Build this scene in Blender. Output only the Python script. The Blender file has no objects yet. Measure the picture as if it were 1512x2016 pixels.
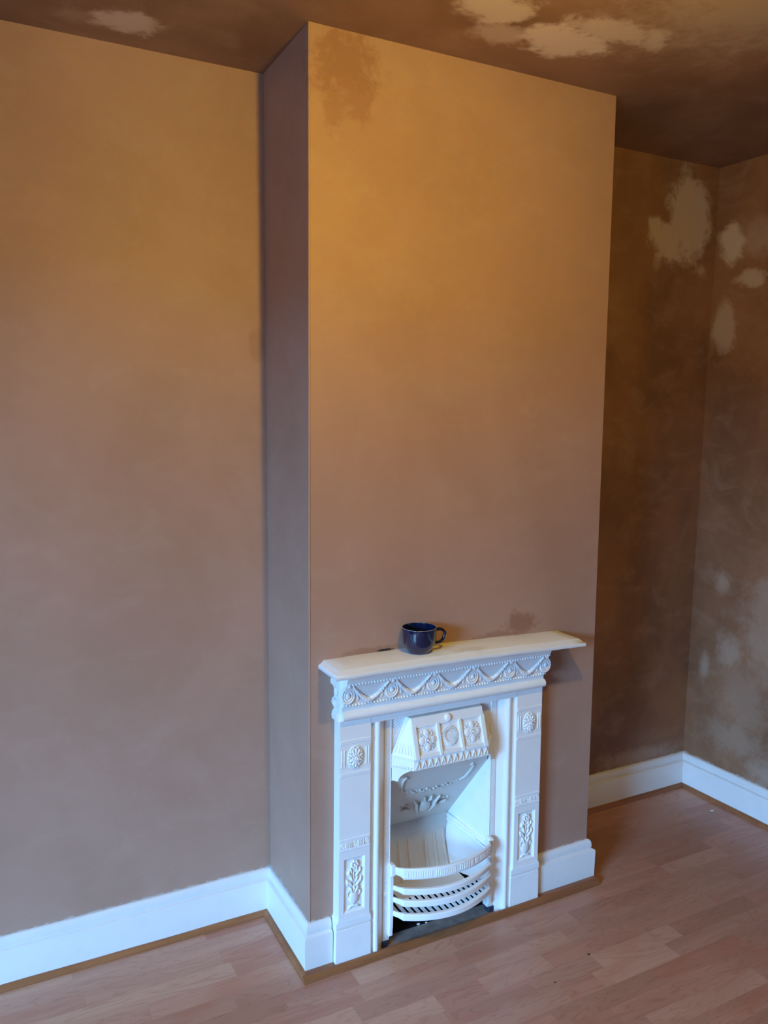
import bpy, math, random
from mathutils import Matrix, Vector
random.seed(7)
SC = bpy.context.scene
COL = SC.collection

# ------------------------------------------------------------------ camera
YW = -0.3466            # face of the chimney breast
HC = 2.5                # ceiling height
cam_d = bpy.data.cameras.new('camera')
cam = bpy.data.objects.new('camera', cam_d)
COL.objects.link(cam)
cam_d.sensor_fit = 'HORIZONTAL'
cam_d.sensor_width = 36.0
cam_d.lens = 1595.0 / 1512.0 * 36.0
cam_d.clip_start = 0.01
cam.matrix_world = (Matrix.Translation((-0.7924, -2.3034, 1.5615)) @ Matrix.Rotation(-0.47925, 4, 'Z')
                    @ Matrix.Rotation(1.44649, 4, 'X') @ Matrix.Rotation(0.0083, 4, 'Z'))
SC.camera = cam

# ------------------------------------------------------------------ world, exposure
SC.view_settings.view_transform = 'Standard'
SC.view_settings.look = 'None'
SC.view_settings.gamma = 1.0
SC.view_settings.use_curve_mapping = False
SC.view_settings.exposure = 0.0
world = bpy.data.worlds.new('overcast_sky')
SC.world = world
world.use_nodes = True
wb = world.node_tree.nodes['Background']
wb.inputs[0].default_value = (0.232, 0.553, 1.0, 1)
wb.inputs[1].default_value = 82.0
LAMP_POS = (0.04, -1.43, 2.17)
LAMP_COLOR = (1.0, 0.665, 0.062)
LAMP_STRENGTH = 920.0
# daylight window in the left wall: x, y0, y1, z0, z1
XL, YF = -4.0, -4.6
WIN = (-3.9, -2.1, 0.5, 2.4)
portal_d = bpy.data.lights.new('window_portal', 'AREA')
portal_d.shape = 'RECTANGLE'
portal_d.size = WIN[3] - WIN[2]
portal_d.size_y = WIN[1] - WIN[0]
portal_d.cycles.is_portal = True
portal = bpy.data.objects.new('window_portal', portal_d)
COL.objects.link(portal)
portal.location = (XL - 0.05, (WIN[0] + WIN[1]) / 2, (WIN[2] + WIN[3]) / 2)
portal.rotation_euler = (0, -math.pi / 2, 0)

# ------------------------------------------------------------------ materials
def new_mat(name):
    m = bpy.data.materials.new(name)
    m.use_nodes = True
    nt = m.node_tree
    return m, nt, nt.nodes['Principled BSDF']

def N(nt, t, **kw):
    n = nt.nodes.new(t)
    for k, v in kw.items():
        setattr(n, k, v)
    return n

def lk(nt, a, b):
    nt.links.new(a, b)

def noise(nt, vec, scale, detail=4, rough=0.55, dist=0.0):
    n = N(nt, 'ShaderNodeTexNoise')
    n.inputs['Scale'].default_value = scale
    n.inputs['Detail'].default_value = detail
    n.inputs['Roughness'].default_value = rough
    n.inputs['Distortion'].default_value = dist
    if vec is not None:
        lk(nt, vec, n.inputs['Vector'])
    return n.outputs['Fac']

def vmul(nt, vec, s, add=(0, 0, 0)):
    n = N(nt, 'ShaderNodeVectorMath', operation='MULTIPLY_ADD')
    lk(nt, vec, n.inputs[0])
    n.inputs[1].default_value = s
    n.inputs[2].default_value = add
    return n.outputs[0]

def ramp(nt, fac, a, b, lo=0.0, hi=1.0):
    n = N(nt, 'ShaderNodeMapRange')
    n.interpolation_type = 'SMOOTHSTEP'
    lk(nt, fac, n.inputs[0])
    n.inputs[1].default_value = a
    n.inputs[2].default_value = b
    n.inputs[3].default_value = lo
    n.inputs[4].default_value = hi
    return n.outputs[0]

def mathn(nt, op, a, b):
    n = N(nt, 'ShaderNodeMath', operation=op)
    for i, v in enumerate((a, b)):
        if isinstance(v, (int, float)):
            n.inputs[i].default_value = v
        else:
            lk(nt, v, n.inputs[i])
    return n.outputs[0]

def mixc(nt, fac, a, b):
    n = N(nt, 'ShaderNodeMix', data_type='RGBA')
    if isinstance(fac, (int, float)):
        n.inputs[0].default_value = fac
    else:
        lk(nt, fac, n.inputs[0])
    for i, v in ((6, a), (7, b)):
        if isinstance(v, tuple):
            n.inputs[i].default_value = v + (1,)
        else:
            lk(nt, v, n.inputs[i])
    return n.outputs[2]

def blobs(nt, pos, lst, ns=9.0, amt=0.9, soft=0.25):
    """mask of irregular patches; lst of (centre, radii[, strength])"""
    nz = mathn(nt, 'ADD', mathn(nt, 'MULTIPLY', noise(nt, pos, ns, 6, 0.7, 0.6), 0.6), mathn(nt, 'MULTIPLY', noise(nt, pos, ns * 2.7, 6, 0.7, 0.4), 0.4))
    out = None
    for it in lst:
        c, r = it[0], it[1]
        st = it[2] if len(it) > 2 else 1.0
        v = vmul(nt, pos, tuple(1 / q for q in r), tuple(-a / q for a, q in zip(c, r)))
        ln = N(nt, 'ShaderNodeVectorMath', operation='LENGTH')
        lk(nt, v, ln.inputs[0])
        dd = mathn(nt, 'ADD', ln.outputs['Value'], mathn(nt, 'MULTIPLY', mathn(nt, 'SUBTRACT', nz, 0.5), amt * 4.5))
        m = ramp(nt, dd, 1.0 - soft, 1.0 + soft, st, 0.0)
        out = m if out is None else mathn(nt, 'MAXIMUM', out, m)
    return out

def bump(nt, bsdf, h, strength=0.2, dist=0.002):
    b = N(nt, 'ShaderNodeBump')
    b.inputs['Strength'].default_value = strength
    b.inputs['Distance'].default_value = dist
    lk(nt, h, b.inputs['Height'])
    lk(nt, b.outputs[0], bsdf.inputs['Normal'])

DRY = (0.435, 0.266, 0.203)
DRY2 = (0.39, 0.233, 0.170)
WET = (0.305, 0.148, 0.078)
WET2 = (0.22, 0.11, 0.062)
PALE = (0.50, 0.38, 0.30)

def plaster(name, base, base2, dark=(), pale=(), pale2=(), rough=0.55, wet=False, smear=True, pcol=PALE, crack=()):
    m, nt, b = new_mat(name)
    g = N(nt, 'ShaderNodeNewGeometry').outputs['Position']
    big = noise(nt, vmul(nt, g, (1, 1, 0.7)), 2.2, 5, 0.6, 0.4)
    col = mixc(nt, ramp(nt, big, 0.35, 0.68), base, base2 if not wet else tuple(c * 0.85 for c in base2))
    med = noise(nt, vmul(nt, g, (1, 1, 1.6), (3, 1, 2)), 7.0, 5, 0.65, 0.6)
    col = mixc(nt, ramp(nt, med, 0.45, 0.8, 0.0, 0.6 if wet else 0.22), col, PALE if wet is False else (0.36, 0.215, 0.145))
    # fine trowel marks
    st = noise(nt, vmul(nt, g, (6, 6, 60)), 3.0, 3, 0.6, 1.5)
    col = mixc(nt, ramp(nt, st, 0.60, 0.80, 0.0, 0.22), col, tuple(min(1, c * 1.22) for c in base))
    if dark:
        col = mixc(nt, blobs(nt, g, dark, 16.0, 0.9, 0.4), col, (base[0] * 0.66, base[1] * 0.52, base[2] * 0.42))
    if pale:
        col = mixc(nt, blobs(nt, g, pale, 7.0, 0.75, 0.32), col, pcol)
    if pale2:
        col = mixc(nt, blobs(nt, g, pale2, 11.0, 0.9, 0.75), col, PALE)
    if crack:
        col = mixc(nt, blobs(nt, g, crack, 60.0, 0.35, 0.3), col, (0.035, 0.028, 0.025))
    if smear:
        # brushed white gloss paint along the top of the skirting
        sx = N(nt, 'ShaderNodeSeparateXYZ')
        lk(nt, g, sx.inputs[0])
        nz = noise(nt, vmul(nt, g, (1, 1, 2)), 38.0, 4, 0.7)
        zz = mathn(nt, 'SUBTRACT', sx.outputs[2], mathn(nt, 'MULTIPLY', mathn(nt, 'SUBTRACT', nz, 0.45), 0.03))
        col = mixc(nt, ramp(nt, zz, 0.1395, 0.1430, 0.45, 0.0), col, (0.70, 0.68, 0.66))
    lk(nt, col, b.inputs['Base Color'])
    b.inputs['Roughness'].default_value = rough
    b.inputs['Specular IOR Level'].default_value = 0.35
    bump(nt, b, noise(nt, g, 60.0, 4, 0.6), 0.12, 0.001)
    return m

def paint(name, colr=(0.80, 0.80, 0.78), rough=0.38, bs=0.25, dirt=None):
    m, nt, b = new_mat(name)
    g = N(nt, 'ShaderNodeNewGeometry').outputs['Position']
    f = noise(nt, g, 18.0, 5, 0.6)
    col = mixc(nt, ramp(nt, f, 0.4, 0.75, 0.0, 0.35), colr, tuple(c * 0.9 for c in colr))
    if dirt:
        col = mixc(nt, blobs(nt, g, dirt, 22.0, 0.9, 0.5), col, (0.50, 0.42, 0.34))
    lk(nt, col, b.inputs['Base Color'])
    b.inputs['Roughness'].default_value = rough
    bump(nt, b, noise(nt, g, 90.0, 3, 0.5), bs, 0.0008)
    return m

def flat(name, colr, rough=0.5, spec=0.5, metallic=0.0, var=0.15, scale=30):
    m, nt, b = new_mat(name)
    g = N(nt, 'ShaderNodeNewGeometry').outputs['Position']
    col = mixc(nt, ramp(nt, noise(nt, g, scale, 4), 0.35, 0.7), colr, tuple(c * (1 - var) for c in colr))
    lk(nt, col, b.inputs['Base Color'])
    b.inputs['Roughness'].default_value = rough
    b.inputs['Specular IOR Level'].default_value = spec
    b.inputs['Metallic'].default_value = metallic
    return m

def wood(name, a, c, rough=0.32, grain=1.0, sx=1.0, spec=0.5):
    m, nt, b = new_mat(name)
    g = N(nt, 'ShaderNodeNewGeometry').outputs['Position']
    oi = N(nt, 'ShaderNodeObjectInfo')
    off = N(nt, 'ShaderNodeCombineXYZ')
    for i in range(3):
        lk(nt, mathn(nt, 'MULTIPLY', oi.outputs['Random'], 31.0 + 17 * i), off.inputs[i])
    p = N(nt, 'ShaderNodeVectorMath', operation='ADD')
    lk(nt, vmul(nt, g, (1.6 * sx, 9.0, 9.0)), p.inputs[0])
    lk(nt, off.outputs[0], p.inputs[1])
    n1 = noise(nt, p.outputs[0], 1.6, 3, 0.5, 0.8)
    # cathedral grain: rings from folded noise
    rings = mathn(nt, 'ABSOLUTE', mathn(nt, 'SINE', mathn(nt, 'MULTIPLY', n1, 34.0), 0.0), 0.0)
    n2 = noise(nt, vmul(nt, p.outputs[0], (2.0, 9.0, 9.0)), 2.0, 3, 0.6)
    col = mixc(nt, ramp(nt, n1, 0.3, 0.7), a, c)
    col = mixc(nt, ramp(nt, rings, 0.55, 0.0, 0.0, 0.42 * grain), col, (c[0] * 0.78, c[1] * 0.62, c[2] * 0.55))
    col = mixc(nt, ramp(nt, n2, 0.5, 0.8, 0.0, 0.22 * grain), col, tuple(min(1, q * 1.25) for q in a))
    n3 = noise(nt, vmul(nt, p.outputs[0], (0.9, 0.45, 1.0), (5, 3, 1)), 1.7, 3, 0.5, 0.5)
    col = mixc(nt, ramp(nt, n3, 0.52, 0.72, 0.0, 0.55 * grain), col, (c[0] * 0.98, c[1] * 0.74, c[2] * 0.66))
    lk(nt, col, b.inputs['Base Color'])
    b.inputs['Roughness'].default_value = rough
    b.inputs['Specular IOR Level'].default_value = spec
    return m

M = {}
M['left'] = plaster('dry_plaster_alcove', DRY, DRY2, dark=[((-0.02, 0, 1.745), (0.025, 1, 0.045), 0.35)])
M['breast'] = plaster('dry_plaster_breast', DRY, DRY2, dark=[
    ((0.105, YW, 2.425), (0.085, 0.06, 0.085), 0.75), ((0.135, YW, 2.35), (0.045, 0.06, 0.06), 0.6), ((0.075, YW, 2.32), (0.03, 0.06, 0.06), 0.55),
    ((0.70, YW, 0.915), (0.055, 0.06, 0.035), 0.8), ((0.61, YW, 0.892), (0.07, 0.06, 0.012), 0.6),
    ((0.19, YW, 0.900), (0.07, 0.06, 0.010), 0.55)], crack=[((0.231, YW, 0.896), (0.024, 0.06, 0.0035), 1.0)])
M['wetwall'] = plaster('damp_plaster_alcove', WET, WET2, wet=True, pale=[
    ((1.70, 0, 2.29), (0.105, 1, 0.15)), ((1.60, 0, 2.21), (0.10, 1, 0.065)), ((1.535, 0, 2.245), (0.04, 1, 0.04))],
    pale2=[((1.785, 0, 2.11), (0.02, 1, 0.02), .7), ((1.55, 0, 2.12), (0.02, 1, 0.02), .4), ((1.62, 0, 0.17), (0.2, 1, 0.03), .5)])
M['wetright'] = plaster('damp_plaster_side_wall', WET, WET2, wet=True, pale=[
    ((1.86, -0.075, 2.20), (1, 0.055, 0.07)), ((1.86, -0.165, 2.065), (1, 0.06, 0.03), .8), ((1.86, -0.06, 1.90), (1, 0.05, 0.085), .7)],
    pale2=[((1.86, -0.23, 2.22), (1, 0.12, 0.06), .4), ((1.86, -0.24, 0.47), (1, 0.10, 0.13), .3), ((1.86, -0.18, 0.63), (1, 0.05, 0.06), .55),
           ((1.86, -0.34, 0.19), (1, 0.06, 0.06), .55), ((1.86, -0.12, 0.90), (1, 0.03, 0.04), .5), ((1.86, -0.06, 0.54), (1, 0.02, 0.05), .5),
           ((1.86, -0.22, 0.28), (1, 0.12, 0.06), .35), ((1.86, -0.34, 0.75), (1, 0.1, 0.2), .45)])
M['ceiling'] = plaster('damp_plaster_ceiling', (0.29, 0.155, 0.095), (0.23, 0.12, 0.07), wet=True, smear=False, pcol=(0.66, 0.52, 0.44), pale=[
    ((0.635, -0.56, HC), (0.14, 0.075, 1)), ((0.70, -0.66, HC), (0.13, 0.06, 1), .8), ((0.36, -0.62, HC), (0.10, 0.07, 1), .8), ((0.46, -0.52, HC), (0.07, 0.05, 1), .55),
    ((-0.39, -0.125, HC), (0.085, 0.055, 1), .75)],
    pale2=[((-0.50, -0.10, HC), (0.05, 0.03, 1), .3), ((0.9, -0.9, HC), (0.25, 0.2, 1), .6)])
M['plain'] = plaster('low_bounce_plaster_room', WET, WET2, wet=True)  # unseen walls made dark to lower the light they bounce
M['skirt'] = paint('white_gloss_skirting', (0.79, 0.79, 0.80), 0.35, 0.2)
M['iron'] = paint('white_painted_iron', (0.90, 0.92, 0.94), 0.36, 0.12)
M['shelf'] = paint('white_painted_shelf', (0.80, 0.83, 0.86), 0.45, 0.25, dirt=[((0.47, -0.43, 0.888), (0.05, 0.018, 1), .4), ((0.42, -0.40, 0.888), (0.03, 0.02, 1), .2)])  # slight blue in the base colour stands in for daylight on the top
M['inner'] = paint('aged_shaded_painted_iron', (0.70, 0.67, 0.62), 0.4, 0.2)  # yellowed old paint, also toned down for the shade inside the firebox
M['soot'] = flat('soot', (0.018, 0.018, 0.022), 0.9, 0.1)
M['darkiron'] = flat('bare_dark_iron', (0.03, 0.04, 0.07), 0.5)
M['hearth'] = flat('grey_hearth_slate', (0.42, 0.32, 0.28), 0.6, 0.4, var=0.35, scale=25)
M['bead'] = wood('brown_beading_wood', (0.34, 0.13, 0.05), (0.24, 0.09, 0.034), 0.45, 0.6)
TONES = [((0.50, 0.325, 0.235), (0.44, 0.275, 0.195)), ((0.45, 0.285, 0.205), (0.39, 0.235, 0.165)), ((0.47, 0.275, 0.195), (0.38, 0.205, 0.14)),
         ((0.41, 0.245, 0.17), (0.35, 0.20, 0.135)), ((0.54, 0.375, 0.275), (0.49, 0.33, 0.235))]
for i, (a, c) in enumerate(TONES):
    mn_ = (0.455, 0.285, 0.205)
    f_ = lambda q: tuple((u * 0.85 + w * 0.15) * k_ for u, w, k_ in zip(q, mn_, (1.11, 0.94, 0.89)))
    M['plank%d' % i] = wood('laminate_tone_%d' % i, f_(a), f_(c), 0.33, 1.0)
M['floorbase'] = wood('laminate_floor', f_(TONES[1][0]), f_(TONES[3][1]), 0.33, 1.0)
M['gap'] = flat('dark_floor_joint', (0.07, 0.04, 0.03), 0.7, 0.2)
M['upvc'] = paint('white_window_frame', (0.8, 0.8, 0.8), 0.4, 0.05)
M['ground'] = flat('garden_ground', (0.045, 0.045, 0.045), 0.9, 0.1)
M['brick'] = flat('blocker_brick', (0.08, 0.045, 0.035), 0.9, 0.1)
M['cream'] = flat('cream_plastic', (0.75, 0.72, 0.65), 0.4)
m, nt, b = new_mat('navy_glaze')
g = N(nt, 'ShaderNodeNewGeometry').outputs['Position']
sep = vmul(nt, N(nt, 'ShaderNodeTexCoord').outputs['Object'], (60, 60, 6))
lk(nt, mixc(nt, ramp(nt, noise(nt, sep, 3.0, 3), 0.3, 0.7), (0.006, 0.013, 0.058), (0.004, 0.008, 0.038)), b.inputs['Base Color'])
b.inputs['Roughness'].default_value = 0.09
b.inputs['Coat Weight'].default_value = 0.5
b.inputs['Coat Roughness'].default_value = 0.04
M['navy'] = m
M['rim'] = flat('pale_worn_glaze_rim', (0.30, 0.30, 0.36), 0.25)
m, nt, b = new_mat('bulb_glow')
b.inputs['Base Color'].default_value = (1, 1, 1, 1)
b.inputs['Emission Color'].default_value = LAMP_COLOR + (1,)
b.inputs['Emission Strength'].default_value = LAMP_STRENGTH
M['bulb'] = m
m, nt, b = new_mat('window_glass')
tr = N(nt, 'ShaderNodeBsdfTransparent')
gl = N(nt, 'ShaderNodeBsdfGlossy')
gl.inputs['Roughness'].default_value = 0.02
mx = N(nt, 'ShaderNodeMixShader')
mx.inputs[0].default_value = 0.06
lk(nt, tr.outputs[0], mx.inputs[1])
lk(nt, gl.outputs[0], mx.inputs[2])
lk(nt, mx.outputs[0], nt.nodes['Material Output'].inputs[0])
M['glass'] = m

# ------------------------------------------------------------------ mesh builder
class MB:
    def __init__(s):
        s.v, s.f, s.fm, s.mi = [], [], [], 0
    def poly(s, pts):
        pts = list(pts)
        n = len(s.v)
        s.v += [tuple(p) for p in pts]
        s.f.append(tuple(range(n, n + len(pts))))
        s.fm.append(s.mi)
    def grid(s, rows, closed_u=False, closed_v=False):
        n = len(s.v)
        R, C = len(rows), len(rows[0])
        for r in rows:
            s.v += [tuple(p) for p in r]
        for i in range(R if closed_u else R - 1):
            for j in range(C if closed_v else C - 1):
                a, b2 = i, (i + 1) % R
                c, d = j, (j + 1) % C
                s.f.append((n + a * C + c, n + a * C + d, n + b2 * C + d, n + b2 * C + c))
                s.fm.append(s.mi)
        return n
    def box(s, x0, x1, y0, y1, z0, z1, bv=0.0):
        if bv <= 0:
            c = [(x, y, z) for z in (z0, z1) for x, y in ((x0, y0), (x1, y0), (x1, y1), (x0, y1))]
            n = len(s.v)
            s.v += c
            for f in ((0, 3, 2, 1), (4, 5, 6, 7), (0, 1, 5, 4), (1, 2, 6, 5), (2, 3, 7, 6), (3, 0, 4, 7)):
                s.f.append(tuple(n + i for i in f))
                s.fm.append(s.mi)
            return
        # chamfered box: three nested rectangles per axis
        lim = ((x0, x1), (y0, y1), (z0, z1))
        pts = {}
        n = len(s.v)
        def P(ax, sx, sy, sz):
            key = (ax, sx, sy, sz)
            if key not in pts:
                sg = (sx, sy, sz)
                p = []
                for i in range(3):
                    e = lim[i][1] if sg[i] > 0 else lim[i][0]
                    p.append(e if i == ax else e - sg[i] * bv)
                pts[key] = len(s.v)
                s.v.append(tuple(p))
            return pts[key]
        S = (-1, 1)
        def add(*q):
            s.f.append(tuple(q)); s.fm.append(s.mi)
        for ax in range(3):
            for e in S:
                q = []
                for a, c in ((-1, -1), (1, -1), (1, 1), (-1, 1)):
                    sg = [a, c]
                    sg.insert(ax, e)
                    q.append(P(ax, *sg))
                add(*q)
        for ax in range(3):
            o = [i for i in range(3) if i != ax]
            for a in S:
                for c in S:
                    q = []
                    for e, fa in ((-1, 0), (1, 0), (1, 1), (-1, 1)):
                        sg = [0, 0, 0]
                        sg[ax] = e; sg[o[0]] = a; sg[o[1]] = c
                        q.append(P(o[fa], *sg))
                    add(*q)
        for a in S:
            for c in S:
                for e in S:
                    add(P(0, a, c, e), P(1, a, c, e), P(2, a, c, e))
    def tube(s, pts, r, seg=8, cap=True, flat=None):
        """round tube along pts; r number or list; flat=(nx,ny,nz,k) squashes along that axis"""
        pts = [Vector(p) for p in pts]
        rr = r if isinstance(r, (list, tuple)) else [r] * len(pts)
        rows = []
        up = Vector((0, 1, 0))
        for i, p in enumerate(pts):
            t = (pts[min(i + 1, len(pts) - 1)] - pts[max(i - 1, 0)]).normalized()
            u = up if abs(t.dot(up)) < 0.95 else Vector((0, 0, 1))
            a = t.cross(u).normalized()
            b2 = t.cross(a).normalized()
            row = []
            for k in range(seg):
                th = 2 * math.pi * k / seg
                o = a * math.cos(th) * rr[i] + b2 * math.sin(th) * rr[i]
                if flat:
                    ax = Vector(flat[:3])
                    o -= ax * o.dot(ax) * (1 - flat[3])
                row.append(p + o)
            rows.append(row)
        n = s.grid(rows, False, True)
        if cap:
            s.f.append(tuple(n + k for k in range(seg))); s.fm.append(s.mi)
            m0 = n + (len(rows) - 1) * seg
            s.f.append(tuple(m0 + k for k in reversed(range(seg)))); s.fm.append(s.mi)
    def ell(s, c, rad, rot=0.0, nu=10, nv=6):
        """ellipsoid, rot in the x-z plane"""
        cr, sr = math.cos(rot), math.sin(rot)
        rows = []
        for i in range(nv + 1):
            ph = math.pi * i / nv
            row = []
            for k in range(nu):
                th = 2 * math.pi * k / nu
                x = rad[0] * math.sin(ph) * math.cos(th)
                y = rad[1] * math.sin(ph) * math.sin(th)
                z = rad[2] * math.cos(ph)
                row.append((c[0] + x * cr + z * sr, c[1] + y, c[2] - x * sr + z * cr))
            rows.append(row)
        s.grid(rows, False, True)
    def ring(s, c, R, r, sx=1.0, sz=1.0, n=24, m=8, fl=1.0):
        rows = []
        for i in range(n):
            th = 2 * math.pi * i / n
            row = []
            for k in range(m):
                ph = 2 * math.pi * k / m
                q = R + r * math.cos(ph)
                row.append((c[0] + q * math.cos(th) * sx, c[1] + r * math.sin(ph) * fl, c[2] + q * math.sin(th) * sz))
            rows.append(row)
        s.grid(rows, True, True)
    def disc(s, c, prof, sx=1.0, sz=1.0, n=24):
        """lathe about -y through c; prof list of (radius, height towards the room)"""
        rows = [[(c[0] + r * math.cos(2 * math.pi * k / n) * sx, c[1] - h, c[2] + r * math.sin(2 * math.pi * k / n) * sz) for k in range(n)] for r, h in prof]
        s.grid(rows, False, True)
    def extr(s, prof, x0, x1, axis='x', cap=True):
        """extrude closed 2-D profile; axis x: prof=(y,z); axis z: prof=(x,y); axis y: prof=(x,z)"""
        def pt(p, t):
            return {'x': (t, p[0], p[1]), 'z': (p[0], p[1], t), 'y': (p[0], t, p[1])}[axis]
        n = s.grid([[pt(p, x0) for p in prof], [pt(p, x1) for p in prof]], False, True)
        if cap:
            L = len(prof)
            s.f.append(tuple(n + k for k in range(L))); s.fm.append(s.mi)
            s.f.append(tuple(n + L + k for k in reversed(range(L)))); s.fm.append(s.mi)
    def build(s, name, mat, parent=None, loc=None, smooth=False, warp=None, bevel=0.0, angle=40):
        me = bpy.data.meshes.new(name)
        vs = [warp(p) for p in s.v] if warp else s.v
        if loc is not None:
            vs = [(p[0] - loc[0], p[1] - loc[1], p[2] - loc[2]) for p in vs]
        me.from_pydata(vs, [], s.f)
        mats = mat if isinstance(mat, (list, tuple)) else [mat]
        for q in mats:
            me.materials.append(M[q])
        import bmesh
        bm = bmesh.new()
        bm.from_mesh(me)
        for fa, mi in zip(bm.faces, s.fm):
            fa.material_index = mi
        bmesh.ops.remove_doubles(bm, verts=bm.verts, dist=1e-6)
        bmesh.ops.recalc_face_normals(bm, faces=bm.faces)
        if smooth:
            for fa in bm.faces:
                fa.smooth = True
            for e in bm.edges:
                if len(e.link_faces) == 2 and e.calc_face_angle(0) > math.radians(angle):
                    e.smooth = False
        bm.to_mesh(me)
        bm.free()
        o = bpy.data.objects.new(name, me)
        COL.objects.link(o)
        if loc is not None:
            o.location = loc
        if parent:
            o.parent = parent
        if bevel:
            md = o.modifiers.new('bevel', 'BEVEL')
            md.width = bevel
            md.segments = 2
            md.limit_method = 'ANGLE'
            md.angle_limit = math.radians(35)
        return o

def empty(name, loc):
    o = bpy.data.objects.new(name, None)
    COL.objects.link(o)
    o.location = loc
    o.empty_display_size = 0.05
    return o

def tag(o, label, cat, group=None):
    o['label'] = label
    o['category'] = cat
    if group:
        o['group'] = group
    return o

def struct(o, label=None):
    o['kind'] = 'structure'
    if label:
        o['label'] = label
    return o

# ------------------------------------------------------------------ room shell
W = 1.0004              # breast width
XR = 1.852              # right wall
HS = 0.1414             # skirting height
# alcove walls lean slightly, as old walls do
def slab(name, mat, a0, a1, a2, a3, thick, label):
    """wall from a quad (bottom-left, bottom-right, top-right, top-left seen from the room) thickened backwards"""
    m_ = MB()
    A = [Vector(p) for p in (a0, a1, a2, a3)]
    n = (A[1] - A[0]).cross(A[3] - A[0]).normalized()
    B = [p - n * thick for p in A]
    m_.poly(A)
    m_.poly(reversed(B))
    for i in range(4):
        j = (i + 1) % 4
        m_.poly((A[i], B[i], B[j], A[j]))
    return struct(m_.build(name, mat), label)

slab('wall_back_left', 'left', (XL, -0.027, 0), (0.0, -0.027, 0), (0.02, 0.0033, HC), (XL, 0.0033, HC), 0.1, 'smooth dry pink plaster wall of the wider alcove')
slab('wall_back_right', 'wetwall', (W - 0.02, 0.0215, 0), (XR, 0.0215, 0), (XR, 0.0022, HC), (W - 0.02, 0.0022, HC), 0.1, 'dark damp plaster wall of the narrow alcove')
slab('wall_right', 'wetright', (XR, 0.03, 0), (XR + 0.05 * 3.75, YF, 0), (XR + 0.05 * 3.75, YF, HC), (XR, 0.03, HC), 0.1, 'dark blotchy damp plaster side wall')
slab('wall_front', 'plain', (XR + 0.25, YF, 0), (XL, YF, 0), (XL, YF, HC), (XR + 0.25, YF, HC), 0.1, 'plain plaster wall facing the fireplace')
# left wall with the window opening
m_ = MB()
y0, y1, z0, z1 = WIN
for (a, b_, c, d) in ((YF, y0, 0, HC), (y1, 0.05, 0, HC), (y0, y1, 0, z0), (y0, y1, z1, HC)):
    m_.box(XL - 0.12, XL, a, b_, c, d)
struct(m_.build('wall_left', 'plain'), 'plaster wall with the window opening')
win = struct(empty('window_1', (XL - 0.06, (y0 + y1) / 2, z0)), 'white framed casement window')
def wpart(name, mat, bx):
    q = MB()
    q.box(*bx)
    o = q.build(name, mat, win, loc=tuple(win.location))
    o.location = (0, 0, 0)
    return o
fw = 0.05
wpart('frame', 'upvc', (XL - 0.09, XL - 0.04, y0, y0 + fw, z0, z1))
wpart('frame', 'upvc', (XL - 0.09, XL - 0.04, y1 - fw, y1, z0, z1))
wpart('frame', 'upvc', (XL - 0.09, XL - 0.04, y0 + fw, y1 - fw, z0, z0 + fw))
wpart('frame', 'upvc', (XL - 0.09, XL - 0.04, y0 + fw, y1 - fw, z1 - fw, z1))
wpart('mullion', 'upvc', (XL - 0.085, XL - 0.045, -3.02, -2.98, z0 + fw, z1 - fw))
wpart('pane', 'glass', (XL - 0.07, XL - 0.064, y0 + fw, -3.02, z0 + fw, z1 - fw))
wpart('pane', 'glass', (XL - 0.07, XL - 0.064, -2.98, y1 - fw, z0 + fw, z1 - fw))
wpart('sill', 'upvc', (XL - 0.04, XL + 0.03, y0 - 0.03, y1 + 0.03, z0 - 0.025, z0))

m_ = MB()
m_.box(XL - 0.12, XR + 0.4, YF - 0.1, 0.15, HC, HC + 0.1)
struct(m_.build('ceiling', 'ceiling'), 'dark damp plaster ceiling with pale dried patches')

# chimney breast: front with the fire opening, cheeks, sooty recess
XC = 0.419
OX, OZ = 0.20, 0.69
m_ = MB()
tl, tr_ = (0.0059, YW - 0.0015), (W - 0.0076, YW - 0.004)
def fy(x, z):
    return YW + (-0.0015 - 0.0025 * x / W) * z / HC
def fx(s_, z):
    return (0.0059 * z / HC) if s_ < 0 else W - 0.0076 * z / HC
def fp(x, z):
    return (x, fy(x, z), z)
xs0, xs1 = XC - OX, XC + OX
m_.poly([fp(fx(-1, 0), 0), fp(xs0, 0), fp(xs0, OZ), fp(fx(-1, OZ), OZ)])
m_.poly([fp(xs1, 0), fp(fx(1, 0), 0), fp(fx(1, OZ), OZ), fp(xs1, OZ)])
m_.poly([fp(fx(-1, OZ), OZ), fp(xs0, OZ), fp(xs1, OZ), fp(fx(1, OZ), OZ), fp(fx(1, HC), HC), fp(fx(-1, HC), HC)])
m_.poly([(-0.0, 0.02, 0), fp(0, 0), fp(fx(-1, OZ), OZ), fp(fx(-1, HC), HC), (0.0116, 0.02, HC)])
m_.poly([fp(W, 0), (W, 0.03, 0), (W - 0.0076, 0.03, HC), fp(fx(1, HC), HC), fp(fx(1, OZ), OZ)])
m_.poly([(0, 0.02, 0), (0.0116, 0.02, HC), (W - 0.0076, 0.03, HC), (W, 0.03, 0)])
m_.mi = 1
yb = -0.02
m_.poly([fp(xs0, 0), (xs0, yb, 0), (xs0, yb, OZ), fp(xs0, OZ)])
m_.poly([fp(xs1, 0), (xs1, yb, 0), (xs1, yb, OZ), fp(xs1, OZ)])
m_.poly([fp(xs0, OZ), (xs0, yb, OZ), (xs1, yb, OZ), fp(xs1, OZ)])
m_.poly([(xs0, YW + 0.012, 0.0015), (xs1, YW + 0.012, 0.0015), (xs1, yb, 0.0015), (xs0, yb, 0.0015)])
m_.poly([(xs0, yb, 0), (xs1, yb, 0), (xs1, yb, OZ), (xs0, yb, OZ)])
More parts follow.
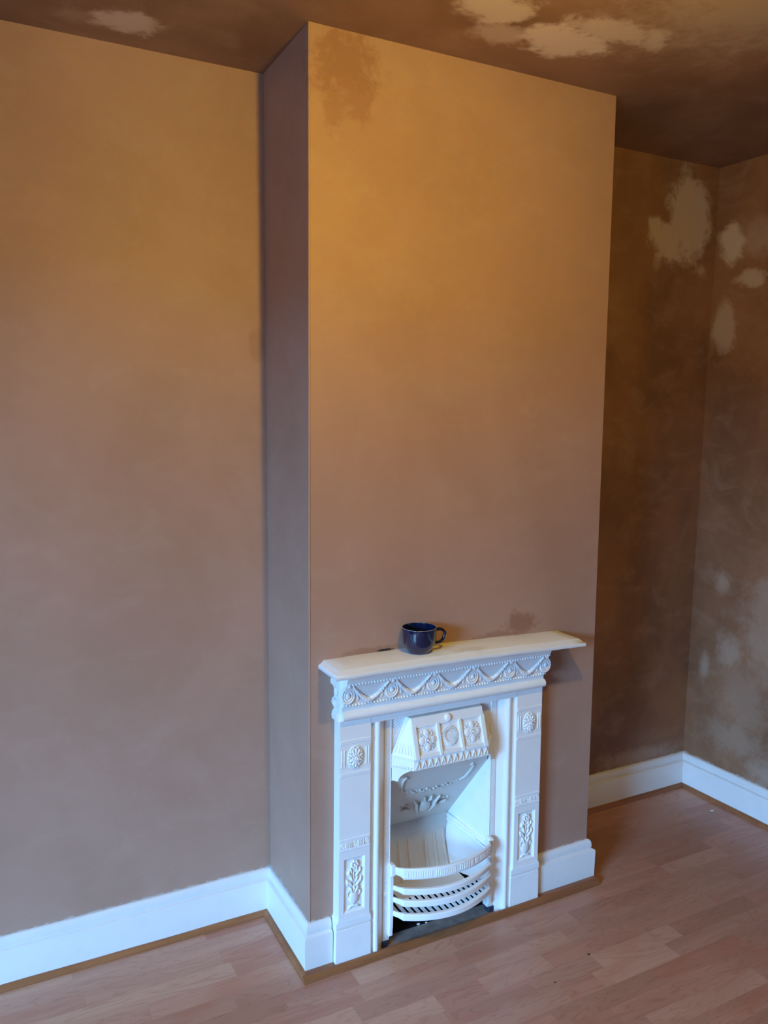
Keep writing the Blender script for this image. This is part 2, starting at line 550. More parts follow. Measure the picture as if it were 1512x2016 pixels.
struct(m_.build('wall_chimney_breast', ['breast', 'soot']), 'projecting chimney breast in smooth dry pink plaster')

m_ = MB()
m_.tube([(fx(-1, z) + 0.0018, fy(0, z) + 0.0018, z) for z in (HS - 0.005, 1.2, HC)], 0.0032, 10)
struct(m_.build('trim_9', 'breast', smooth=True), 'plastered corner bead of the chimney breast')
# ------------------------------------------------------------------ floor
m_ = MB()
FXa, FXb, FYa = -1.25, XR + 0.08, -1.154
m_.box(XL - 0.1, XR + 0.3, YF - 0.1, 0.1, -0.06, -0.004)
m_.mi = 1
m_.box(XL - 0.1, FXa, FYa, 0.03, -0.004, 0)
m_.box(XL - 0.1, XR + 0.3, YF - 0.1, FYa, -0.004, 0)
floor = struct(m_.build('floor', ['gap', 'floorbase']), 'pinkish brown strip-pattern laminate floor')
PW = 0.0625
def plank(x0, x1, ya, yb_, tone):
    g_ = 0.00008
    cx, cy = (x0 + x1) / 2, (ya + yb_) / 2
    q = MB()
    q.box(x0 + g_, x1 - g_, ya + g_, yb_ - g_, -0.0038, 0.0)
    q.build('plank', 'plank%d' % tone, floor, loc=(cx, cy, 0))
FIX = {10: [(0.25, 0.52, 2), (0.52, 0.748, 1), (0.748, 1.06, 4), (1.06, 1.4, 3)], 11: [(0.30, 0.585, 1), (0.585, 0.70, 2), (0.70, 0.98, 4)],
       9: [(0.40, 0.62, 0), (0.62, 0.95, 2)], 12: [(0.5, 0.86, 3), (0.86, 1.2, 2)], 6: [(0.1, 0.42, 4), (0.42, 0.63, 0), (0.63, 0.95, 1)]}
for k in range(-1, 18):
    yt, yl = -0.029 - k * PW, -0.029 - (k + 1) * PW
    yt = min(yt, 0.03 if k < 0 else yt)
    segs = [(FXa, FXb)] if yt < -0.33 else [(FXa, -0.015), (W + 0.015, FXb)]
    for (a, b_) in segs:
        cuts = []
        x = a
        fixed = FIX.get(k, [])
        while x < b_ - 1e-6:
            nf = [f for f in fixed if f[0] >= x - 1e-6]
            if nf and abs(nf[0][0] - x) < 1e-6:
                cuts.append(nf[0]); x = nf[0][1]; continue
            lim = nf[0][0] if nf else b_
            L = random.uniform(0.26, 0.46)
            e = min(x + L, lim)
            if lim - e < 0.12:
                e = lim
            cuts.append((x, e, random.choice([0, 0, 1, 1, 2, 3, 4 if x < .3 else 1])))
            x = e
        for (x0, x1, t) in cuts:
            plank(x0, x1, yl, yt, t)

# ------------------------------------------------------------------ skirting boards and beading
SK = [(0.0, HS), (0.0045, HS), (0.0085, HS - 0.0025), (0.0110, HS - 0.008), (0.0120, HS - 0.015), (0.0125, HS - 0.0225),
      (0.0115, HS - 0.0270), (0.0100, HS - 0.0295), (0.0160, HS - 0.0310), (0.0200, HS - 0.0330), (0.0218, HS - 0.0375), (0.0205, 0.0), (0.0, 0.0)]
QD = [(0.0, 0.0), (0.0, 0.015)] + [(0.015 * math.sin(a * math.pi / 10), 0.015 * math.cos(a * math.pi / 10)) for a in range(1, 5)] + [(0.0148, 0.003), (0.015, 0.0)]
def run(name, prof, A, B, nrm, eA, eB, mat, lab, base=0.0, wav=0.0, bv=True):
    """sweep profile (offset,z) from A to B on the floor plan; nrm points into the room; eA/eB mitre: +1 outside, -1 inside"""
    A, B, nrm = Vector(A), Vector(B), Vector(nrm)
    t = (B - A).normalized()
    L = (B - A).length
    n = max(2, int(L / 0.05)) if wav else 2
    rows = []
    for i in range(n):
        u = i / (n - 1)
        row = []
        for (o, z) in prof:
            oo = o + base
            s0, s1 = -eA * oo, L + eB * oo
            p = A + t * (s0 + (s1 - s0) * u) + nrm * oo
            dz = 0.0
            if wav and z > 0.001:
                dz = wav * (math.sin(u * L * 9 + A.x * 7) + 0.6 * math.sin(u * L * 23 + 1))
            row.append((p.x, p.y, z + dz))
        rows.append(row)
    q = MB()
    k = q.grid(rows, False, True)
    C = len(prof)
    q.f.append(tuple(k + j for j in range(C))); q.fm.append(0)
    q.f.append(tuple(k + (n - 1) * C + j for j in reversed(range(C)))); q.fm.append(0)
    return struct(q.build(name, mat, smooth=True, angle=35), lab)
YBL, YBR = -0.0265, 0.021
HPL = 0.0625            # fireplace plinth edges
HPR = 0.7725
run('baseboard_left', SK, (XL, YBL), (0, YBL), (0, -1), 0, -1, 'skirt', 'white gloss skirting along the wider alcove', wav=0.0006)
run('baseboard_breast_side', SK, (0, YBL), (0, YW), (-1, 0), -1, 1, 'skirt', 'white gloss skirting on the side of the chimney breast')
run('baseboard_breast_front_left', SK, (0, YW), (HPL, YW), (0, -1), 1, 0, 'skirt', 'short white skirting between breast corner and fireplace')
run('baseboard_breast_front_right', SK, (HPR + 0.001, YW), (W, YW), (0, -1), 0, 1, 'skirt', 'white skirting on the breast beyond the fireplace')
run('baseboard_breast_far_side', SK, (W, YW), (W, YBR), (1, 0), 1, -1, 'skirt', 'white skirting on the hidden side of the breast')
run('baseboard_back_right', SK, (W, YBR), (XR, YBR), (0, -1), -1, -1, 'skirt', 'white skirting in the narrow alcove')
run('baseboard_right', SK, (XR, YBR), (XR + 0.05 * 3.7, YF), (-1, 0), -1, 0, 'skirt', 'white skirting along the damp side wall')
T = 0.0206
FRB = 0.0365
def trim(i, A, B, nrm, eA, eB, lab, base=T, prof=QD, wav=0.0005):
    return run('trim_%d' % i, prof, A, B, nrm, eA, eB, 'bead', lab, base=base, wav=wav)
trim(1, (XL, YBL), (0, YBL), (0, -1), 0, -1, 'brown beading along the skirting of the wider alcove')
trim(2, (0, YBL), (0, YW - FRB), (-1, 0), -1, 0, 'brown beading beside the chimney breast')
STR = [(0.0, 0.0), (0.0, 0.0165), (0.003, 0.018), (0.0085, 0.017), (0.0135, 0.0125), (0.0165, 0.007), (0.0175, 0.0)]
trim(3, (-0.0356, YW), (W + 0.018, YW), (0, -1), 0, 0, 'brown wooden strip across the front of the fireplace', base=FRB, prof=STR)
FIL = [(0.0, 0.0), (0.0, 0.0155), (0.0160, 0.0168), (0.0165, 0.0)]
trim(5, (-0.0205, YW), (HPL - 0.001, YW), (0, -1), 0, 0, 'brown filler strip at the foot of the breast', prof=FIL)
trim(6, (HPR + 0.002, YW), (W + 0.018, YW), (0, -1), 0, 0, 'brown filler strip at the foot of the breast beyond the fireplace', prof=FIL)
trim(7, (W, YBR), (XR, YBR), (0, -1), -1, -1, 'brown beading in the narrow alcove')
trim(8, (XR, YBR), (XR + 0.05 * 3.7, YF), (-1, 0), -1, 0, 'brown beading along the damp side wall')
# hearth
m_ = MB()
m_.box(XC - 0.198, XC + 0.198, YW - 0.0362, YW + 0.03, -0.0035, 0.0025)
struct(m_.build('hearth', 'hearth'), 'flat grey slate hearth beneath the grate, edged by the brown strip')

# ------------------------------------------------------------------ fireplace
FB = (XC, YW, 0.0)
fire = tag(empty('fireplace', FB), 'small white painted cast iron fireplace with swags, hood and bowed grate', 'fireplace')
def wp(p):
    """local (dx, -off, z): the surround is splayed a touch and its far end hangs lower"""
    dx, y, z = p
    return (dx * (1 + 0.018 * (0.43 - z)), y, z * (1 - 0.012 * dx))
def part(mb, name, parent=None, mat='iron', smooth=True, angle=40, stuff=False, label=None, bevel=0.0, warp=wp):
    o = mb.build(name, mat, parent or fire, smooth=smooth, warp=warp, angle=angle, bevel=bevel)
    if stuff:
        o['kind'] = 'stuff'
    if label:
        o['label'] = label
    return o
PF = 0.038              # pilaster face off the wall
PI, PO = 0.250, 0.3445  # inner / outer edge of the pilasters
def Y(off):
    return -off

# --- shelf (own slight tilt and bow)
sh = MB()
prof = [(0.0, 0.0), (0.102, 0.0), (0.1035, -0.0012), (0.112, -0.0085), (0.1165, -0.011), (0.118, -0.014), (0.118, -0.020), (0.1165, -0.0225), (0.105, -0.0235), (0.0, -0.0235)]
sxl, sxr = 0.045 - XC, 0.8425 - XC
rows = []
n = 24
for i in range(n):
    u = i / (n - 1)
    row = []
    for (o, dz) in prof:
        ex = max(0.0, o - 0.102)
        xx = (sxl - ex) + (sxr + ex - sxl + ex) * u
        row.append((xx, -o, dz))
    rows.append(row)
# side mouldings return to the wall: collapse by building the outline as stacked rings instead
sh = MB()
rings = []
for (o, dz) in prof[1:-1]:
    ex = o - 0.102
    a, b_ = sxl - ex, sxr + ex
    ring = [(a, 0.0, dz), (a, -o, dz)] + [(a + (b_ - a) * i / 20, -o, dz) for i in range(1, 20)] + [(b_, -o, dz), (b_, 0.0, dz)]
    rings.append(ring)
k = sh.grid(rings, False, True)
C = len(rings[0])
for r_, rev in ((0, False), (len(rings) - 1, True)):
    # top / bottom as strips so they can follow the bow
    base = k + r_ * C
    back = [len(sh.v) + i for i in range(19)]
    a, b_ = rings[r_][0][0], rings[r_][-1][0]
    sh.v += [(a + (b_ - a) * i / 20, 0.0, rings[r_][0][2]) for i in range(1, 20)]
    bk = [base] + back + [base + C - 1]
    fr = [base + 1 + i for i in range(21)]
    for i in range(20):
        sh.f.append((bk[i], fr[i], fr[i + 1], bk[i + 1])); sh.fm.append(0)
def shelf_z(dx):
    x = dx + XC
    return 0.8918 - 0.0155 * (x - 0.05) + 0.005 * max(0.0, 1 - ((x - 0.40) / 0.36) ** 2)
def shw(p):
    return (p[0], p[1], p[2] + shelf_z(p[0]) + 0.0006 * math.sin(p[0] * 40) - 0.0 * p[1])
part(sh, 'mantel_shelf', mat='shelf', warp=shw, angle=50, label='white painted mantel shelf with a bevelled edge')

# --- frieze body: profile in (off, z) extruded along dx
def fr_off(z):
    """face of the frieze"""
    pts = [(0.728, 0.038), (0.760, 0.044), (0.768, 0.055), (0.80, 0.061), (0.826, 0.068), (0.836, 0.074), (0.845, 0.079), (0.866, 0.094)]
    for (za, a), (zb, b2) in zip(pts, pts[1:]):
        if z <= zb:
            return a + (b2 - a) * (z - za) / (zb - za)
    return pts[-1][1]
fz = MB()
pr = [(0.0, 0.722), (0.040, 0.722)]
for a in range(0, 9):                                    # torus
    th = -math.pi / 2 + math.pi * a / 8
    pr.append((0.046 + 0.0125 * math.cos(th), 0.7385 + 0.0125 * math.sin(th)))
pr += [(0.0445, 0.755), (0.0445, 0.760), (0.047, 0.765), (0.055, 0.7675), (0.055, 0.7735), (0.0575, 0.780), (0.0605, 0.795), (0.0645, 0.812), (0.068, 0.826),
       (0.0725, 0.832), (0.074, 0.8365), (0.077, 0.842), (0.082, 0.852), (0.089, 0.861), (0.095, 0.870), (0.0, 0.870)]
fz.extr([(Y(o), z) for o, z in pr], -0.342, 0.342, 'x')
frieze = part(fz, 'frieze', angle=35)
for s_ in (-1, 1):                                       # profiled returns at the frieze ends
    q = MB()
    pp = [(0.343, 0.720), (0.352, 0.722), (0.354, 0.732), (0.352, 0.742), (0.3465, 0.750), (0.3465, 0.757), (0.352, 0.762), (0.3545, 0.770), (0.352, 0.779),
          (0.3465, 0.783), (0.3455, 0.800), (0.350, 0.814), (0.357, 0.822), (0.357, 0.832), (0.3545, 0.838), (0.360, 0.852), (0.364, 0.868), (0.340, 0.868), (0.340, 0.720)]
    q.extr([(s_ * x, z) for x, z in pp], Y(0.0), Y(0.034), 'y')
    part(q, 'frieze_return', frieze, angle=35)
    q = MB()                                             # rosette on the return
    q.ell((s_ * 0.352, Y(0.017), 0.770), (0.0045, 0.013, 0.012), 0, 10, 6)
    q.ell((s_ * 0.356, Y(0.017), 0.770), (0.003, 0.005, 0.005), 0, 8, 5)
    q.ell((s_ * 0.349, Y(0.017), 0.800), (0.004, 0.010, 0.012), 0, 8, 5)
    part(q, 'return_rosette', frieze)
# beads
for zc, oo, rad in ((0.8335, 0.0755, 0.0034), (0.7705, 0.0565, 0.0034)):
    q = MB()
    nb = 72
    for i in range(nb):
        x = -0.333 + 0.666 * i / (nb - 1)
        q.ell((x, Y(oo - 0.0008), zc), (0.0030, 0.0026, rad * 0.85), 0.35, 6, 4)
    part(q, 'bead_row', frieze, stuff=True)
# roundels, bows and swags
RX = [-0.333 + 0.1332 * i for i in range(6)]
ZR = 0.801
for x in RX:
    y = Y(fr_off(ZR))
    q = MB()
    q.disc((x, y, ZR), [(0.0245, -0.004), (0.0245, 0.002), (0.0225, 0.0045), (0.0195, 0.0045), (0.0180, 0.0025), (0.0165, 0.0025), (0.0155, 0.004), (0.0135, 0.0045),
                        (0.0115, 0.0035), (0.0105, 0.0025), (0.008, 0.003), (0.0065, 0.0055), (0.004, 0.0065), (0.0, 0.007)], 0.86, 1.0, 24)
    part(q, 'roundel', frieze, angle=60)
    q = MB()                                             # bow on top
    yb2 = Y(fr_off(0.830) + 0.001)
    q.ell((x, yb2, 0.831), (0.006, 0.005, 0.008), 0, 8, 5)
    q.ell((x - 0.006, yb2, 0.835), (0.007, 0.004, 0.0045), -0.6, 8, 5)
    q.ell((x + 0.006, yb2, 0.835), (0.007, 0.004, 0.0045), 0.6, 8, 5)
    for s_ in (-1, 1):                                   # drops beside the roundel
        if abs(x + s_ * 0.03) > 0.345:
            continue
        pts, rr = [], []
        for i in range(8):
            u = i / 7
            z = 0.826 - 0.043 * u
            xx = x + s_ * (0.010 + 0.020 * math.sin(u * 1.75))
            pts.append((xx, Y(fr_off(z) + 0.0005), z))
            rr.append(0.0016 + 0.0036 * u ** 2.2 if i < 7 else 0.0022)
        q.tube(pts, rr, 6)
    part(q, 'ribbon_bow', frieze)
for x0, x1 in zip(RX, RX[1:]):
    q = MB()
    n = 22
    pts, rr = [], []
    for i in range(n):
        u = i / (n - 1)
        xx = x0 + 0.012 + (x1 - x0 - 0.024) * u
        z = 0.781 + 0.047 * abs(2 * u - 1) ** 1.45
        pts.append((xx, Y(fr_off(z) + 0.0012), z))
        rr.append((0.0026 + 0.0046 * (1 - abs(2 * u - 1)) ** 0.8) * (1 + 0.16 * math.cos(i * 2.6)))
    q.tube(pts, rr, 8)
    for i in range(3, n - 3):
        px, py, pz = pts[i]
        for d_ in (-1, 1):
            q.ell((px, py - 0.0022, pz + d_ * rr[i] * 0.62), (0.0036, 0.003, 0.0028), d_ * 0.7, 6, 4)
    part(q, 'swag', frieze, angle=60)

# --- lintel under the frieze
q = MB()
q.box(-PI - 0.002, PI + 0.002, Y(PF), Y(0.0), 0.7035, 0.724)
part(q, 'lintel', smooth=False, bevel=0.0012)

# --- pilasters
def pilaster(s_):
    cx = s_ * (PI + PO) / 2
    hw = (PO - PI) / 2
    x0, x1 = cx - hw, cx + hw
    q = MB()
    # shaft with a recessed vase panel
    hx0, hx1, hz0, hz1 = cx - 0.0325, cx + 0.0325, 0.162, 0.323
    zb, zt = 0.150, 0.724
    f = Y(PF)
    def rect(a, b2, c, d, yy):
        return [(a, yy, c), (b2, yy, c), (b2, yy, d), (a, yy, d)]
    q.poly(rect(x0, x1, zb, hz0, f)); q.poly(rect(x0, x1, hz1, zt, f))
    q.poly(rect(x0, hx0, hz0, hz1, f)); q.poly(rect(hx1, x1, hz0, hz1, f))
    r1 = rect(hx0, hx1, hz0, hz1, f)
    i1 = 0.0065
    r2 = rect(hx0 + i1, hx1 - i1, hz0 + i1, hz1 - i1, f + 0.006)
    for i in range(4):
        j = (i + 1) % 4
        q.poly((r1[i], r1[j], r2[j], r2[i]))
    q.poly(r2)
    q.poly([(x0, f, zb), (x0, 0, zb), (x0, 0, zt), (x0, f, zt)])
    q.poly([(x1, f, zb), (x1, 0, zb), (x1, 0, zt), (x1, f, zt)])
    q.poly([(x0, 0, zt), (x1, 0, zt), (x1, f, zt), (x0, f, zt)])
    # flared foot
    lev = [(0.150, 0.0), (0.146, 0.0008), (0.141, 0.003), (0.1375, 0.0055)]
    rws = []
    for z, e in lev:
        rws.append([(x0 - e, 0, z), (x0 - e, f - e * 0.3, z), (x1 + e, f - e * 0.3, z), (x1 + e, 0, z)])
    q.grid(rws, False, False)
    sh_ = part(q, 'pilaster', smooth=True, angle=25)
    # plinth block
    q = MB()
    e0 = 0.0065
    lev = [(0.137, 0.002, -0.001), (0.1365, 0.0055, 0.0), (0.134, 0.0065, 0.0010), (0.121, 0.0065, 0.0010), (0.117, 0.0052, 0.0), (0.113, 0.0045, -0.0012), (0.112, 0.0062, 0.0), (0.0, 0.0075, 0.0)]
    rws = [[(x0 - e, 0, z), (x0 - e, Y(0.036 + g_), z), (x1 + e, Y(0.036 + g_), z), (x1 + e, 0, z)] for z, e, g_ in lev]
    q.grid(rws, False, True)
    q.poly(rws[0])
    part(q, 'plinth', sh_, smooth=True, angle=25)
    # cross mouldings
    for zc, h in ((0.661, 0.0055), (0.5685, 0.005), (0.379, 0.0035), (0.3495, 0.0025)):
        q = MB()
        q.box(x0 + 0.0005, x1 - 0.0005, Y(PF + 0.0022), Y(PF - 0.001), zc - h, zc + h, 0.0009)
        part(q, 'cross_moulding', sh_, smooth=False)
    # oval rosette with flutes
    zc = 0.6145
    f2 = Y(PF)
    q = MB()
    q.ring((cx, f2, zc), 0.0235, 0.0019, 0.95, 1.38, 32, 6)
    q.disc((cx, f2, zc), [(0.0225, -0.001), (0.0215, 0.0002), (0.0, 0.0012)], 0.92, 1.36, 24)
    for i in range(10):
        th = 2 * math.pi * i / 10 + 0.3
        dx, dz = math.cos(th) * 0.0135, math.sin(th) * 0.0195
        rot = math.atan2(dx, dz)
        q.ell((cx + dx, f2 - 0.0015, zc + dz), (0.0046, 0.0036, 0.0092), rot, 8, 5)
        dx, dz = math.cos(th + .31) * 0.0185, math.sin(th + .31) * 0.0265
        q.ell((cx + dx, f2 - 0.001, zc + dz), (0.0034, 0.0028, 0.005), math.atan2(dx, dz), 6, 4)
        dx, dz = math.cos(th + .31) * 0.008, math.sin(th + .31) * 0.011
        q.ell((cx + dx, f2 - 0.003, zc + dz), (0.0028, 0.003, 0.0052), math.atan2(dx, dz), 6, 4)
    q.disc((cx, f2 - 0.003, zc), [(0.0062, -0.002), (0.006, 0.002), (0.0042, 0.0035), (0.0028, 0.0025), (0.0, 0.0012)], 0.9, 1.1, 14)
    q.v = [(x_, f2 + (y_ - f2) * 1.6, z_) for x_, y_, z_ in q.v]
    part(q, 'rosette', sh_, angle=60)
    for d_ in (-0.041, -0.0335, 0.0335, 0.041):
        q = MB()
        q.tube([(cx + d_, f2, 0.589), (cx + d_, f2, 0.593), (cx + d_, f2, 0.637), (cx + d_, f2, 0.641)], [0.0008, 0.0026, 0.0026, 0.0008], 6)
        part(q, 'flute', sh_)
    # small frieze of roundels and bars
    for d_ in (-0.038, 0.0, 0.038):
        q = MB()
        q.ring((cx + d_, f2, 0.3635), 0.0063, 0.0018, 1, 1.15, 16, 6)
        q.ell((cx + d_, f2, 0.3635), (0.003, 0.0032, 0.0034), 0, 8, 5)
        part(q, 'small_roundel', sh_)
    for c0 in (-0.019, 0.019):
        for d_ in (-0.0078, -0.0026, 0.0026, 0.0078):
            q = MB()
            q.box(cx + c0 + d_ - 0.0013, cx + c0 + d_ + 0.0013, f2 - 0.003, f2 + 0.0005, 0.3555, 0.3715, 0.0005)
            part(q, 'small_bar', sh_, smooth=False)
    # vase of flowers
    v = MB()
    b2 = f2 + 0.0058
    for z, r in ((0.2, 0),):
        pass
    rowsv = []
    for z, r in ((0.1795, 0.0045), (0.182, 0.0042), (0.185, 0.0075), (0.190, 0.0125), (0.197, 0.0158), (0.204, 0.0165), (0.2105, 0.0150), (0.214, 0.0148), (0.2155, 0.0125), (0.2165, 0.0)):
        rowsv.append([(cx + r * math.cos(t * math.pi / 8), b2 - 0.0075 * min(1, r / 0.012) * math.sin(t * math.pi / 8), z) for t in range(9)])
    v.grid(rowsv)
    v.ell((cx, b2, 0.1755), (0.0075, 0.004, 0.0035), 0, 8, 5)
    for d_ in (-1, 1):
        v.tube([(cx + d_ * 0.002, b2 - 0.002, 0.178), (cx + d_ * 0.009, b2 - 0.002, 0.1775), (cx + d_ * 0.015, b2 - 0.002, 0.173), (cx + d_ * 0.018, b2 - 0.001, 0.1715)], [0.002, 0.003, 0.0034, 0.0012], 6)
        # handles
        v.tube([(cx + d_ * 0.014, b2 - 0.002, 0.206), (cx + d_ * 0.019, b2 - 0.003, 0.213), (cx + d_ * 0.019, b2 - 0.003, 0.221), (cx + d_ * 0.014, b2 - 0.003, 0.224)], 0.0018, 6)
    part(v, 'vase', sh_, angle=60)
    v = MB()
    v.tube([(cx, b2 - 0.002, 0.213), (cx + 0.001, b2 - 0.003, 0.245), (cx - 0.001, b2 - 0.003, 0.275), (cx + 0.002, b2 - 0.003, 0.30)], [0.0028, 0.0022, 0.002, 0.0018], 6)
    leaf = [(0.008, 0.226, 0.5, .012), (-0.008, 0.226, -0.5, .012), (0.0, 0.231, 0.0, .009), (0.012, 0.244, 0.75, .014), (-0.012, 0.246, -0.75, .014), (0.020, 0.253, 0.25, .011), (-0.020, 0.250, -0.2, .011),
            (0.007, 0.256, 0.45, .011), (-0.007, 0.258, -0.4, .011), (0.010, 0.273, 0.6, .012), (-0.012, 0.272, -0.8, .010), (0.017, 0.281, 0.35, .008), (-0.017, 0.279, 0.5, .008), (-0.009, 0.283, -0.2, .008), (0.006, 0.284, 0.4, .008)]
    for dx, z, rot, L in leaf:
        v.ell((cx + dx, b2 - 0.002, z), (L * 0.36, 0.0058, L), rot, 8, 5)
    part(v, 'stem_and_leaves', sh_, angle=60)
    v = MB()
    fx_, fz_ = cx + 0.0015, 0.3005
    for i in range(7):
        th = 2 * math.pi * i / 7
        v.ell((fx_ + 0.0088 * math.cos(th), b2 - 0.003, fz_ + 0.0092 * math.sin(th)), (0.0046, 0.004, 0.0046), 0, 8, 5)
    v.ell((fx_, b2 - 0.004, fz_), (0.0036, 0.0045, 0.0038), 0, 8, 5)
    part(v, 'flower', sh_, angle=60)
for s_ in (-1, 1):
    pilaster(s_)

# --- inner mouldings, border strips with cast pattern
for s_ in (-1, 1):
    q = MB()
    pr = [(0.2515, 0.0), (0.2515, 0.027), (0.2335, 0.027)]
    for a in range(0, 7):
        th = math.pi * a / 6
        pr.append((0.2245 + 0.0085 * math.cos(th), 0.0285 + 0.0085 * math.sin(th)))
    pr += [(0.2150, 0.023), (0.1935, 0.010), (0.1935, 0.0)]
    q.extr([(s_ * x, Y(o)) for x, o in pr], 0.0, 0.7035, 'z')
    part(q, 'inner_moulding', angle=35)
    q = MB()
    q.box(min(s_ * 0.193, s_ * 0.172), max(s_ * 0.193, s_ * 0.172), Y(0.013), Y(-0.012), 0.022, 0.7035)
    bs = part(q, 'border_strip', smooth=False, bevel=0.001)
    q = MB()
    cxb = s_ * 0.1828
    for i in range(62):
        z = 0.035 + i * 0.0106
        if i % 6 == 3:
            q.ring((cxb, Y(0.013), z), 0.0036, 0.001, 1, 1, 10, 5)
        else:
            q.box(cxb - 0.0055, cxb + 0.0055, Y(0.0142), Y(0.0125), z - 0.0014, z + 0.0014)
            q.box(cxb - 0.0055, cxb + 0.0055, Y(0.0138), Y(0.0125), z + 0.0032, z + 0.0050)
    q.tube([(s_ * 0.1735, Y(0.0135), 0.03), (s_ * 0.1735, Y(0.0135), 0.70)], 0.0013, 6)
    part(q, 'cast_border_pattern', bs, smooth=False, stuff=True)
    q = MB()
    q.disc((s_ * 0.184, Y(0.0125), 0.167), [(0.009, -0.002), (0.0088, 0.002), (0.006, 0.0045), (0.0035, 0.004), (0.0, 0.005)], 1, 1, 16)
    part(q, 'boss', bs)
    q = MB()
    q.box(min(s_ * 0.196, s_ * 0.176), max(s_ * 0.196, s_ * 0.176), Y(0.016), Y(-0.01), 0.0026, 0.022, 0.002)
    part(q, 'iron_foot', bs, mat='darkiron', smooth=False, label='unpainted dark iron foot')

# --- back panel behind the hood
q = MB()
q.box(-0.173, 0.173, Y(0.009), Y(0.0), 0.565, 0.7035)
bp = part(q, 'hood_back_panel', smooth=False)
q = MB()
for s_ in (-1, 1):
    for i in range(9):
        for j in range(9):
            x = 0.128 + i * 0.0048
            z = 0.612 + j * 0.009 + (0.0045 if i % 2 else 0)
            if x < 0.12 + 0.05 * (0.693 - z) / 0.1 + 0.012 or z > 0.69:
                continue
            q.ell((s_ * x, Y(0.0092), z), (0.0021, 0.0016, 0.004), s_ * 0.4, 5, 4)
part(q, 'scale_pattern', bp, stuff=True)

# --- hood
HT, HBz, HF, HFo = 0.694, 0.582, 0.065, 0.030
hd = MB()
A0, A1 = (-0.122, Y(HFo), HT), (0.122, Y(HFo), HT)
B0, B1 = (-0.126, Y(HF), HBz), (0.126, Y(HF), HBz)
C0, C1 = (-0.1715, Y(0.013), HBz + 0.004), (0.1715, Y(0.013), HBz + 0.004)
hd.poly([B0, B1, A1, A0])
hd.poly([C0, B0, A0, (-0.124, Y(0.009), HT)])
hd.poly([B1, C1, (0.124, Y(0.009), HT), A1])
hd.poly([A0, A1, (0.124, Y(0.009), HT), (-0.124, Y(0.009), HT)])
# skirt below
sk0, sk1 = HBz, 0.553
D0, D1 = (-0.128, Y(HF + 0.004), sk1), (0.128, Y(HF + 0.004), sk1)
E0, E1 = (-0.172, Y(0.014), sk1 - 0.003), (0.172, Y(0.014), sk1 - 0.003)
hd.poly([B0, B1, D1, D0])
hd.poly([C0, B0, D0, E0])
hd.poly([B1, C1, E1, D1])
hd.poly([D0, D1, E1, E0])
hood = part(hd, 'hood', smooth=False)
for s_ in (-1, 1):                                       # curved ears under the hood ends
    q = MB()
    E = Vector((s_ * 0.1705, Y(0.0155), 0.551)); D = Vector((s_ * 0.1275, Y(0.068), 0.553))
    nrm = Vector((s_ * 0.75, -0.66, 0)).normalized() * 0.003
    ra, rb = [], []
    for i in range(8):
        u = i / 7
        z = 0.555 - 0.041 * u
        a_ = E.lerp(D, 0.0)
        b_ = E.lerp(D, 0.30 + 0.62 * (1 - u) ** 1.9)
        ra.append([Vector((a_.x, a_.y, z)) + nrm, Vector((b_.x, b_.y, z)) + nrm])
        rb.append([Vector((b_.x, b_.y, z)) - nrm, Vector((a_.x, a_.y, z)) - nrm])
    q.grid([x_ + y_ for x_, y_ in zip(ra, rb)], False, True)
    q.poly(ra[-1] + rb[-1])
    part(q, 'hood_ear', hood, smooth=False)
def hp(dx, t, o=0.0):
    """point on the hood front: t 0 at the bottom, 1 at the top"""
    z = HBz + (HT - HBz) * t
    off = HF + (HFo - HF) * t
    nx = Vector((0, -(HT - HBz), HF - HFo)).normalized() if False else Vector((0, -0.955, 0.298))
    p = Vector((dx, Y(off), z)) + nx * o
    return p
# raised frame: top board, bottom board, stiles
def board(mb, dx0, dx1, t0, t1, h):
    a = [hp(dx0, t0, -0.001), hp(dx1, t0, -0.001), hp(dx1, t1, -0.001), hp(dx0, t1, -0.001)]
    e = min(0.0015, h * 0.5)
    b3 = [hp(dx0 + e, t0 + .012, h), hp(dx1 - e, t0 + .012, h), hp(dx1 - e, t1 - .012, h), hp(dx0 + e, t1 - .012, h)]
    for i in range(4):
        j = (i + 1) % 4
        mb.poly((a[i], a[j], b3[j], b3[i]))
    mb.poly(b3)
q = MB(); board(q, -0.122, 0.122, 0.735, 1.0, 0.005); part(q, 'hood_top_rail', hood, smooth=False)
q = MB(); board(q, -0.126, 0.126, 0.0, 0.105, 0.005); part(q, 'hood_bottom_rail', hood, smooth=False)
for dx in (-0.1165, -0.0375, 0.0375, 0.1165):
    w_ = 0.0075 if abs(dx) > 0.1 else 0.0055
    q = MB()
    board(q, dx - w_, dx + w_, 0.0, 0.80, 0.0075)
    q2 = MB()
    part(q, 'hood_stile', hood, smooth=False)
def to_hood(fn_mb, dxc, tc):
    """move a relief built around origin (x, -height, z) onto the hood front"""
    nx = Vector((0, -0.955, 0.298)); up = Vector((0, 0.298, 0.955))
    c = hp(dxc, tc, 0.0)
    fn_mb.v = [tuple(c + Vector((1, 0, 0)) * p[0] + nx * (-p[1] * 1.25) + up * p[2]) for p in fn_mb.v]
    return fn_mb
